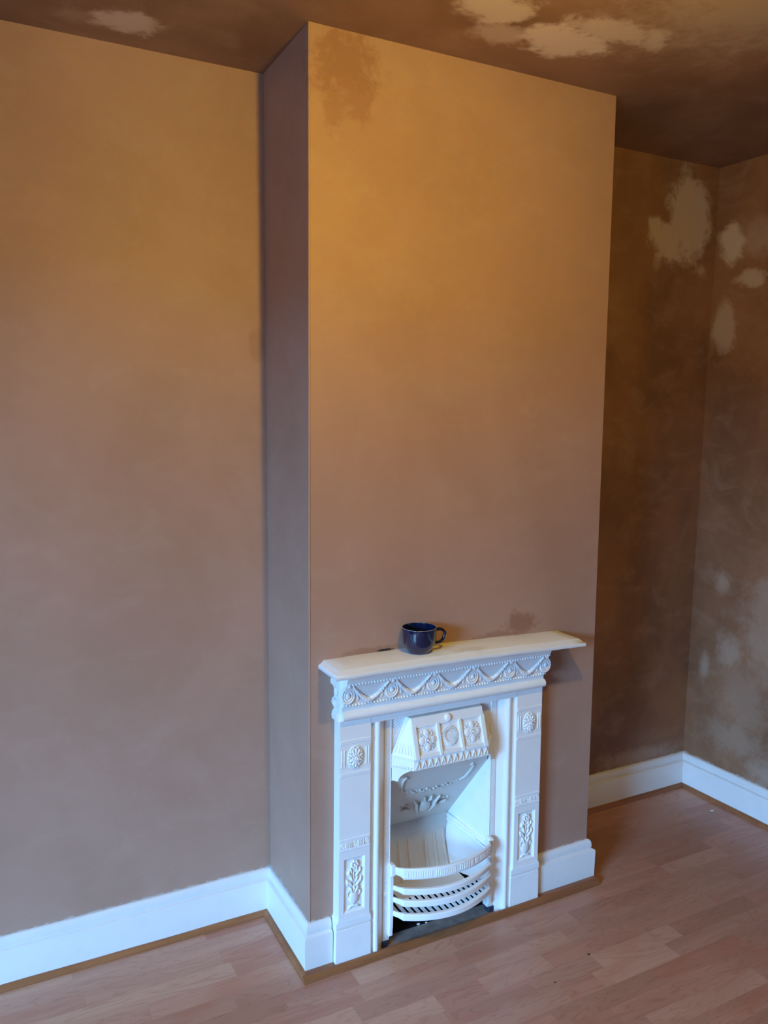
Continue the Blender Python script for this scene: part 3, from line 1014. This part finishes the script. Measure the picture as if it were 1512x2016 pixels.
for dx in (-0.077, 0.077):                               # flower tiles
    q = MB()
    for i in range(4):
        th = math.pi / 2 * i
        q.ell((0.0165 * math.cos(th), -0.001, 0.0175 * math.sin(th)), (0.0135, 0.005, 0.0125) if i % 2 == 0 else (0.0120, 0.005, 0.0135), 0, 12, 6)
        th2 = th + math.pi / 4
        q.tube([(0.006 * math.cos(th2), -0.004, 0.006 * math.sin(th2)), (0.021 * math.cos(th2), -0.004, 0.022 * math.sin(th2)), (0.029 * math.cos(th2), -0.0015, 0.031 * math.sin(th2))], [0.0012, 0.002, 0.0008], 6)
        q.ell((0.0255 * math.cos(th2 - .22), -0.0015, 0.028 * math.sin(th2 - .22)), (0.003, 0.0028, 0.003), 0, 6, 4)
        q.ell((0.0255 * math.cos(th2 + .22), -0.0015, 0.028 * math.sin(th2 + .22)), (0.003, 0.0028, 0.003), 0, 6, 4)
    q.ring((0, -0.005, 0), 0.0072, 0.0018, 1, 1.05, 16, 6)
    q.ell((0, -0.0045, 0), (0.0042, 0.0045, 0.0045), 0, 10, 6)
    part(to_hood(q, dx, 0.415), 'flower_tile', hood, angle=60)
q = MB()                                                 # swirled sunburst in the middle
for i in range(24):
    th = 2 * math.pi * i / 24
    p0 = (0.0115 * math.cos(th), -0.0005, 0.012 * math.sin(th))
    p1 = (0.019 * math.cos(th + .16), -0.003, 0.020 * math.sin(th + .16))
    p2 = (0.0265 * math.cos(th + .40), -0.0012, 0.0285 * math.sin(th + .40))
    q.tube([p0, p1, p2], [0.0008, 0.0024, 0.0021], 6)
q.disc((0, 0, 0), [(0.0125, 0.0), (0.0118, 0.0014), (0.0, 0.002)], 1, 1.05, 24)
part(to_hood(q, 0.0, 0.415), 'sunburst', hood, angle=60)
q = MB()
q.disc((0, -0.004, 0), [(0.0125, -0.001), (0.0122, 0.001), (0.010, 0.0035), (0.006, 0.0055), (0.0, 0.006)], 1, 1, 18)
part(to_hood(q, 0.0, 0.865), 'hood_boss', hood)
for i in range(12):                                      # pointed leaves along the skirt
    x = -0.116 + 0.232 * i / 11
    q = MB()
    yy = Y(HF + 0.003)
    for d_ in (-1, 1):
        q.tube([(x, yy - 0.002, 0.579), (x + d_ * 0.0035, yy - 0.0025, 0.568), (x + d_ * 0.0078, yy - 0.002, 0.5565)], [0.0010, 0.0024, 0.0012], 6)
    q.ell((x, yy - 0.001, 0.563), (0.0018, 0.002, 0.005), 0, 6, 4)
    part(q, 'skirt_leaf', hood)
for s_ in (-1, 1):                                       # fluted fans on the hood ends
    q = MB()
    Cc = Vector(C0 if s_ < 0 else C1); Bb = Vector(B0 if s_ < 0 else B1); Aa = Vector(A0 if s_ < 0 else A1)
    A2 = Aa.lerp(Vector((s_ * 0.124, Y(0.009), HT)), 0.5)
    nrm = (Bb - Cc).cross(A2 - Cc).normalized()
    if nrm.x * s_ < 0:
        nrm = -nrm
    for i in range(6):
        u = 0.10 + 0.16 * i
        p0 = Cc.lerp(Bb, u)
        q.tube([p0.lerp(A2, 0.10) + nrm * 0.0005, p0.lerp(A2, 0.30) + nrm * 0.0008, p0.lerp(A2, 0.60) + nrm * 0.0005], [0.0028, 0.0022, 0.0010], 6)
    q.tube([Cc.lerp(A2, 0.64) + nrm * 0.0005, Bb.lerp(A2, 0.64) + nrm * 0.0005], 0.0014, 6)
    q.tube([Cc + nrm * 0.0005, Bb + nrm * 0.0005], 0.002, 6)
    for e in (Cc, Bb):
        q.tube([e + nrm * 0.0002, A2 + nrm * 0.0002], 0.0018, 6)
    part(q, 'hood_fan', hood)
    q = MB()
    Dd = Vector(D0 if s_ < 0 else D1); Ee = Vector(E0 if s_ < 0 else E1)
    for i in range(7):
        p = Ee.lerp(Dd, 0.10 + 0.13 * i)
        q.ell((p.x, p.y - 0.0005, p.z + 0.006), (0.0026, 0.0026, 0.0035), 0, 6, 4)
    part(q, 'hood_end_beads', hood, stuff=True)
# sides of the hood down to the firebox are closed by the fireback below

# --- fireback, cheeks, lower firebox
BX, BO = 0.120, -0.140
ZBK, ZFT = 0.282, 0.560
q = MB()
def slope_off(z):
    return BO + (z - ZBK) * (0.155 / 0.245)
rws = []
for i in range(13):
    z = ZBK + (0.575 - ZBK) * i / 12
    u = min(1.0, (z - ZBK) / (0.515 - ZBK))
    hw = BX + (0.1725 - BX) * u
    hw -= max(0.0, z - 0.508) / 0.06 * 0.040
    rws.append([(hw * k / 5, Y(slope_off(z)), z) for k in range(-5, 6)])
q.grid(rws)
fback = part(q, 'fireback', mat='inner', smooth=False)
# relief tulip and scrolls on the sloping fireback
sn = Vector((0, -0.845, -0.535)); su = Vector((0, -0.535, 0.845))
def on_slope(mb, dxc, zc):
    c = Vector((dxc, Y(slope_off(zc)), zc))
    mb.v = [tuple(c + Vector((1, 0, 0)) * p[0] + sn * (-p[1] * 1.4) + su * p[2]) for p in mb.v]
    return mb
q = MB()
q.ell((0, -0.003, 0), (0.022, 0.011, 0.027), 0, 14, 8)
for d_ in (-1, 1):
    q.tube([(0.0, -0.004, -0.032), (d_ * 0.022, -0.007, -0.018), (d_ * 0.031, -0.007, 0.006), (d_ * 0.034, -0.006, 0.024), (d_ * 0.046, -0.004, 0.040)], [0.002, 0.0045, 0.0055, 0.0045, 0.002], 8)
    q.tube([(d_ * 0.004, -0.005, 0.030), (d_ * 0.011, -0.006, 0.040), (d_ * 0.013, -0.004, 0.052)], [0.002, 0.0045, 0.0015], 8)
    q.tube([(d_ * 0.045, -0.002, -0.012), (d_ * 0.060, -0.004, 0.002), (d_ * 0.074, -0.004, 0.006), (d_ * 0.080, -0.002, -0.002)], [0.002, 0.004, 0.0045, 0.002], 8)
    q.ell((d_ * 0.064, -0.001, 0.020), (0.006, 0.004, 0.004), 0.5, 8, 5)
    q.ell((d_ * 0.082, -0.001, 0.016), (0.004, 0.004, 0.004), 0, 8, 5)
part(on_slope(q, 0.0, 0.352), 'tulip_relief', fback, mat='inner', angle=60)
q = MB()
for i in range(21):
    u = -1 + 2 * i / 20
    q.ell((0.085 * u, -0.001, 0.006 * math.sin(i * 1.7) + 0.012 * u * u), (0.0052, 0.003, 0.0032), 0.6 * math.sin(i * 2.1), 6, 4)
for d_ in (-1, 1):
    q.tube([(d_ * 0.095, -0.001, 0.014), (d_ * 0.112, -0.002, 0.030), (d_ * 0.120, -0.002, 0.060), (d_ * 0.122, -0.002, 0.085), (d_ * 0.114, -0.002, 0.095), (d_ * 0.108, -0.002, 0.088)], [0.0015, 0.003, 0.003, 0.0026, 0.0026, 0.0016], 6)
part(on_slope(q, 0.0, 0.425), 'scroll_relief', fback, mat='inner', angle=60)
for s_ in (-1, 1):
    q = MB()                                             # upper cheek
    tri = [(s_ * 0.1725, Y(0.010), 0.236), (s_ * BX, Y(BO), ZBK), (s_ * 0.1725, Y(slope_off(0.515)), 0.515), (s_ * 0.1725, Y(0.010), 0.575), (s_ * 0.1725, Y(0.010), 0.40)]
    q.poly(tri)
    q.poly([(x + s_ * 0.004, y, z) for x, y, z in reversed(tri)])
    ck = part(q, 'cheek', smooth=False)
    q = MB()                                             # ledge moulding along the lower firebox
    path = [(s_ * 0.168, Y(0.012), 0.230), (s_ * 0.150, Y(-0.045), 0.248), (s_ * 0.113, Y(-0.133), 0.277)]
    q.tube(path, 0.0055, 8)
    q.tube([(p[0] - s_ * 0.004, p[1], p[2] - 0.012) for p in path], 0.0035, 8)
    part(q, 'ledge_moulding', ck)
    q = MB()                                             # lower cheek
    lo = [(s_ * 0.171, Y(0.012), 0.228), (s_ * 0.110, Y(-0.132), 0.275), (s_ * 0.107, Y(-0.131), 0.203), (s_ * 0.109, Y(-0.114), 0.138), (s_ * 0.112, Y(-0.098), 0.105), (s_ * 0.171, Y(0.012), 0.105)]
    q.poly(lo)
    q.poly([(x + s_ * 0.004, y, z) for x, y, z in reversed(lo)])
    q.poly([lo[0], lo[1], (s_ * BX, Y(BO), ZBK + 0.001), (s_ * 0.1725, Y(0.010), 0.238)])
    part(q, 'lower_cheek', ck, smooth=False)
q = MB()
pr = [(-0.140, 0.284), (-0.131, 0.276), (-0.128, 0.250), (-0.131, 0.240), (-0.134, 0.228), (-0.132, 0.203), (-0.125, 0.170), (-0.114, 0.138), (-0.098, 0.105)]
q.grid([[(x, Y(o), z) for x in (-0.116, -0.06, 0, 0.06, 0.116)] for o, z in pr])
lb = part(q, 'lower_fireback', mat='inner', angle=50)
for x in (-0.098, -0.064, -0.030, 0.030, 0.064, 0.098):
    q = MB()
    q.tube([(x, Y(o + 0.001), z) for o, z in pr[4:]], [0.002, 0.0042, 0.005, 0.005, 0.004], 8)
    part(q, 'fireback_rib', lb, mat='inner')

# --- grate: bowed front bars, end posts, slatted bottom
def bow(dx):
    a = abs(dx)
    if a <= 0.150:
        return 0.100 - 0.040 * (a / 0.150) ** 2
    return 0.060 - 0.036 * ((a - 0.150) / 0.020)
xsb = [-0.170, -0.163, -0.157, -0.150] + [-0.150 + 0.3 * i / 22 for i in range(1, 22)] + [0.150, 0.157, 0.163, 0.170]
gr = MB()
gr.tube([(dx, Y(bow(dx) - 0.006), 0.2285) for dx in xsb[3:-3]], 0.003, 6)
gr = part(gr, 'grate_front')
for s_ in (-1, 1):
    grate = MB()
    x0, x1 = sorted((s_ * 0.166, s_ * 0.179))
    grate.box(x0, x1, Y(0.028), Y(0.010), 0.062, 0.236, 0.002)
    grate.box(x0, x1, Y(0.026), Y(0.004), 0.040, 0.064, 0.002)
    part(grate, 'grate_post', gr, smooth=False)
    grate = MB()
    x0, x1 = sorted((s_ * 0.160, s_ * 0.180))
    grate.box(x0, x1, Y(0.034), Y(0.008), 0.226, 0.262, 0.005)
    part(grate, 'post_cap', gr, smooth=False)
BARS = [(0.260, 0.229, 0.012), (0.1995, 0.1805, 0.014), (0.1635, 0.1435, 0.014), (0.121, 0.1005, 0.015)]
for bi, (zt, zb, dp) in enumerate(BARS):
    q = MB()
    rws = []
    for i, dx in enumerate(xsb):
        o = bow(dx)
        end = abs(dx) > 0.152
        k_ = 1.0 if not end else 0.75
        h = (zt - zb)
        zc = (zt + zb) / 2
        sag = -0.004 * (1 - min(1, abs(dx) / 0.15) ** 2) if bi else 0
        e = 0.003
        hh = h / 2 * k_
        rws.append([(dx, Y(o), zc + hh - e + sag), (dx, Y(o - e), zc + hh + sag), (dx, Y(o - dp + e), zc + hh + sag), (dx, Y(o - dp), zc + hh - e + sag),
                    (dx, Y(o - dp), zc - hh + e + sag), (dx, Y(o - dp + e), zc - hh + sag), (dx, Y(o - e), zc - hh + sag), (dx, Y(o), zc - hh + e + sag)])
    k = q.grid(rws, False, True)
    q.f.append(tuple(k + j for j in range(8))); q.fm.append(0)
    k2 = k + (len(rws) - 1) * 8
    q.f.append(tuple(k2 + j for j in reversed(range(8)))); q.fm.append(0)
    part(q, 'grate_bar', gr, angle=30)
q = MB()
for i in range(44):
    if i in (11, 22, 23, 32):
        continue
    dx = -0.140 + 0.280 * i / 43
    q.box(dx - 0.0014, dx + 0.0014, Y(bow(dx) + 0.0012), Y(bow(dx) - 0.002), 0.2355, 0.253, 0.0005)
part(q, 'bar_fluting', gr, smooth=False, stuff=True)
bg = MB()
bg.box(-0.118, 0.118, Y(-0.024), Y(-0.097), 0.1065, 0.110)
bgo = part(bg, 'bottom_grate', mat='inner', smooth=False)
ns = 17
for i in range(ns):
    dx = -0.152 + 0.304 * i / (ns - 1)
    fo = bow(dx) - 0.012
    bo_ = -0.0245 if abs(dx) < 0.118 else -0.0245 + (abs(dx) - 0.118) * 0.5
    q = MB()
    q.box(dx - 0.0054, dx + 0.0054, Y(fo), Y(bo_), 0.1065, 0.110, 0.0008)
    part(q, 'grate_slat', bgo, smooth=False)
q = MB()
rw = []
for dx in xsb[3:-3]:
    o = bow(dx) - 0.006
    rw.append([(dx, Y(o), 0.112), (dx, Y(o - 0.012), 0.112), (dx, Y(o - 0.012), 0.104), (dx, Y(o), 0.104)])
q.grid(rw, False, True)
part(q, 'grate_rim', bgo, smooth=False)

# ------------------------------------------------------------------ cup on the shelf
CUP = (0.3110, -0.3985)
cz = shelf_z(CUP[0] - XC) + 0.0006 * math.sin((CUP[0] - XC) * 40) + 0.0002
cup = tag(empty('cup', (CUP[0], CUP[1], cz)), 'glossy navy blue ceramic cup with a loop handle on the mantel shelf', 'cup')
prof = [(0.0, 0.002), (0.026, 0.002), (0.0285, 0.0), (0.0305, 0.0005), (0.0328, 0.004), (0.0385, 0.010), (0.0445, 0.019), (0.0485, 0.030), (0.0505, 0.042), (0.0512, 0.054), (0.0516, 0.064),
        (0.0510, 0.0662), (0.0492, 0.0660), (0.0484, 0.062), (0.0474, 0.050), (0.0440, 0.034), (0.037, 0.019), (0.026, 0.0095), (0.012, 0.007), (0.0, 0.0065)]
prof = [(r * 0.95, z * 1.09) for r, z in prof]
def lathe(pts, n=48, flute=0.0):
    rws = []
    for r, z in pts:
        rws.append([(r * math.cos(2 * math.pi * k / n), r * math.sin(2 * math.pi * k / n), z) for k in range(n)])
    return rws
q = MB()
q.grid(lathe(prof), False, True)
q.build('bowl', 'navy', cup, smooth=True, angle=70)
q = MB()
q.ring((0, 0, 0), 0.0477, 0.0010, 1, 1, 48, 6)
q.v = [(x, z, y + 0.0717) for x, y, z in q.v]
o = q.build('rim', 'rim', cup, smooth=True)
o['label'] = 'pale worn rim'
q = MB()
hpts = []
for i in range(15):
    a = math.radians(118 - 236 * i / 14)
    hpts.append((0.0545 + 0.0215 * math.cos(a) + (0.004 if i < 7 else 0), 0.0, 0.0420 + 0.0195 * math.sin(a)))
hpts[0] = (0.0450, 0, 0.0605); hpts[-1] = (0.0430, 0, 0.0265)
q.tube(hpts, [0.0052] * 3 + [0.0046] * 9 + [0.0048] * 3, 10, flat=(0, 0, 1, 1.0))
hd_ = q.build('handle', 'navy', cup, smooth=True)
hd_.rotation_euler = (0, 0, math.radians(-8))

# ------------------------------------------------------------------ bits on the floor
def crumb(name, x, y, z, r, label, mat='skirt'):
    q = MB()
    q.ell((0, 0, r[2]), r, 0.0, 7, 4)
    q.v = [(a * (1 + 0.25 * math.sin(9 * i)), b_ * (1 + 0.25 * math.cos(7 * i)), max(0.0, c)) for i, (a, b_, c) in enumerate(q.v)]
    o = q.build(name, mat)
    o.location = (x, y, z)
    return tag(o, label, 'debris')
crumb('paint_chip', 1.768, -0.213, 0.0, (0.011, 0.005, 0.002), 'small white paint chip lying on the laminate near the alcove corner')
for i, (x, y, r) in enumerate(((0.372, -0.315, 0.006), (0.398, -0.318, 0.004))):
    crumb('plaster_crumb', x, y, 0.003, (r, r * 0.6, r * 0.5), ('larger' if i == 0 else 'smaller') + ' white plaster crumb lying on the grey hearth under the grate')
for (x, y, r, l) in ((0.748, -0.652, 0.005, 'dark chipped fleck at the end of a pale floor strip'), (0.585, -0.70, 0.003, 'tiny dark fleck on the floor strips before the hearth')):
    crumb('dark_fleck', x, y, 0.0, (r, r * 0.7, 0.0006), l, 'gap')

# ------------------------------------------------------------------ pendant lamp (above the frame)
lamp = tag(empty('pendant_lamp', (LAMP_POS[0], LAMP_POS[1], HC)), 'bare bulb hanging on a cord from the ceiling rose', 'lamp')
LZ = LAMP_POS[2] - HC
q = MB()
q.v, q.f = [], []
q.grid([[(r * math.cos(2 * math.pi * k / 24), r * math.sin(2 * math.pi * k / 24), z) for k in range(24)] for r, z in ((0.045, 0), (0.043, -0.012), (0.022, -0.026), (0.006, -0.032), (0.0, -0.032))], False, True)
q.build('ceiling_rose', 'cream', lamp, smooth=True)
q = MB(); q.tube([(0, 0, -0.03), (0, 0, LZ + 0.095)], 0.003, 8); q.build('cord', 'cream', lamp, smooth=True)
q = MB(); q.tube([(0, 0, LZ + 0.10), (0, 0, LZ + 0.09), (0, 0, LZ + 0.05), (0, 0, LZ + 0.045)], [0.008, 0.017, 0.018, 0.015], 16); q.build('lamp_holder', 'cream', lamp, smooth=True)
q = MB()
q.grid([[(r * math.cos(2 * math.pi * k / 20), r * math.sin(2 * math.pi * k / 20), LZ + z) for k in range(20)] for r, z in
        ((0.012, 0.047), (0.014, 0.038), (0.022, 0.022), (0.028, 0.008), (0.030, -0.004), (0.028, -0.016), (0.020, -0.027), (0.010, -0.033), (0.0, -0.0345))], False, True)
q.build('bulb', 'bulb', lamp, smooth=True)

# garden outside the window
q = MB()
q.box(-40, XL - 0.13, -40, 40, -0.6, -0.5)
struct(q.build('ground', 'ground'), 'ground outside the window')
q = MB()
q.box(-36, -28, -60, 60, -0.5, 4.0)  # unseen terrace added to keep low sky light off the upper walls
q.extr([(-36.3, 4.0), (-27.7, 4.0), (-32, 5.4)], -60, 60, 'y')
struct(q.build('wall_daylight_blocker', 'brick'), 'unseen brick terrace added to block low daylight')
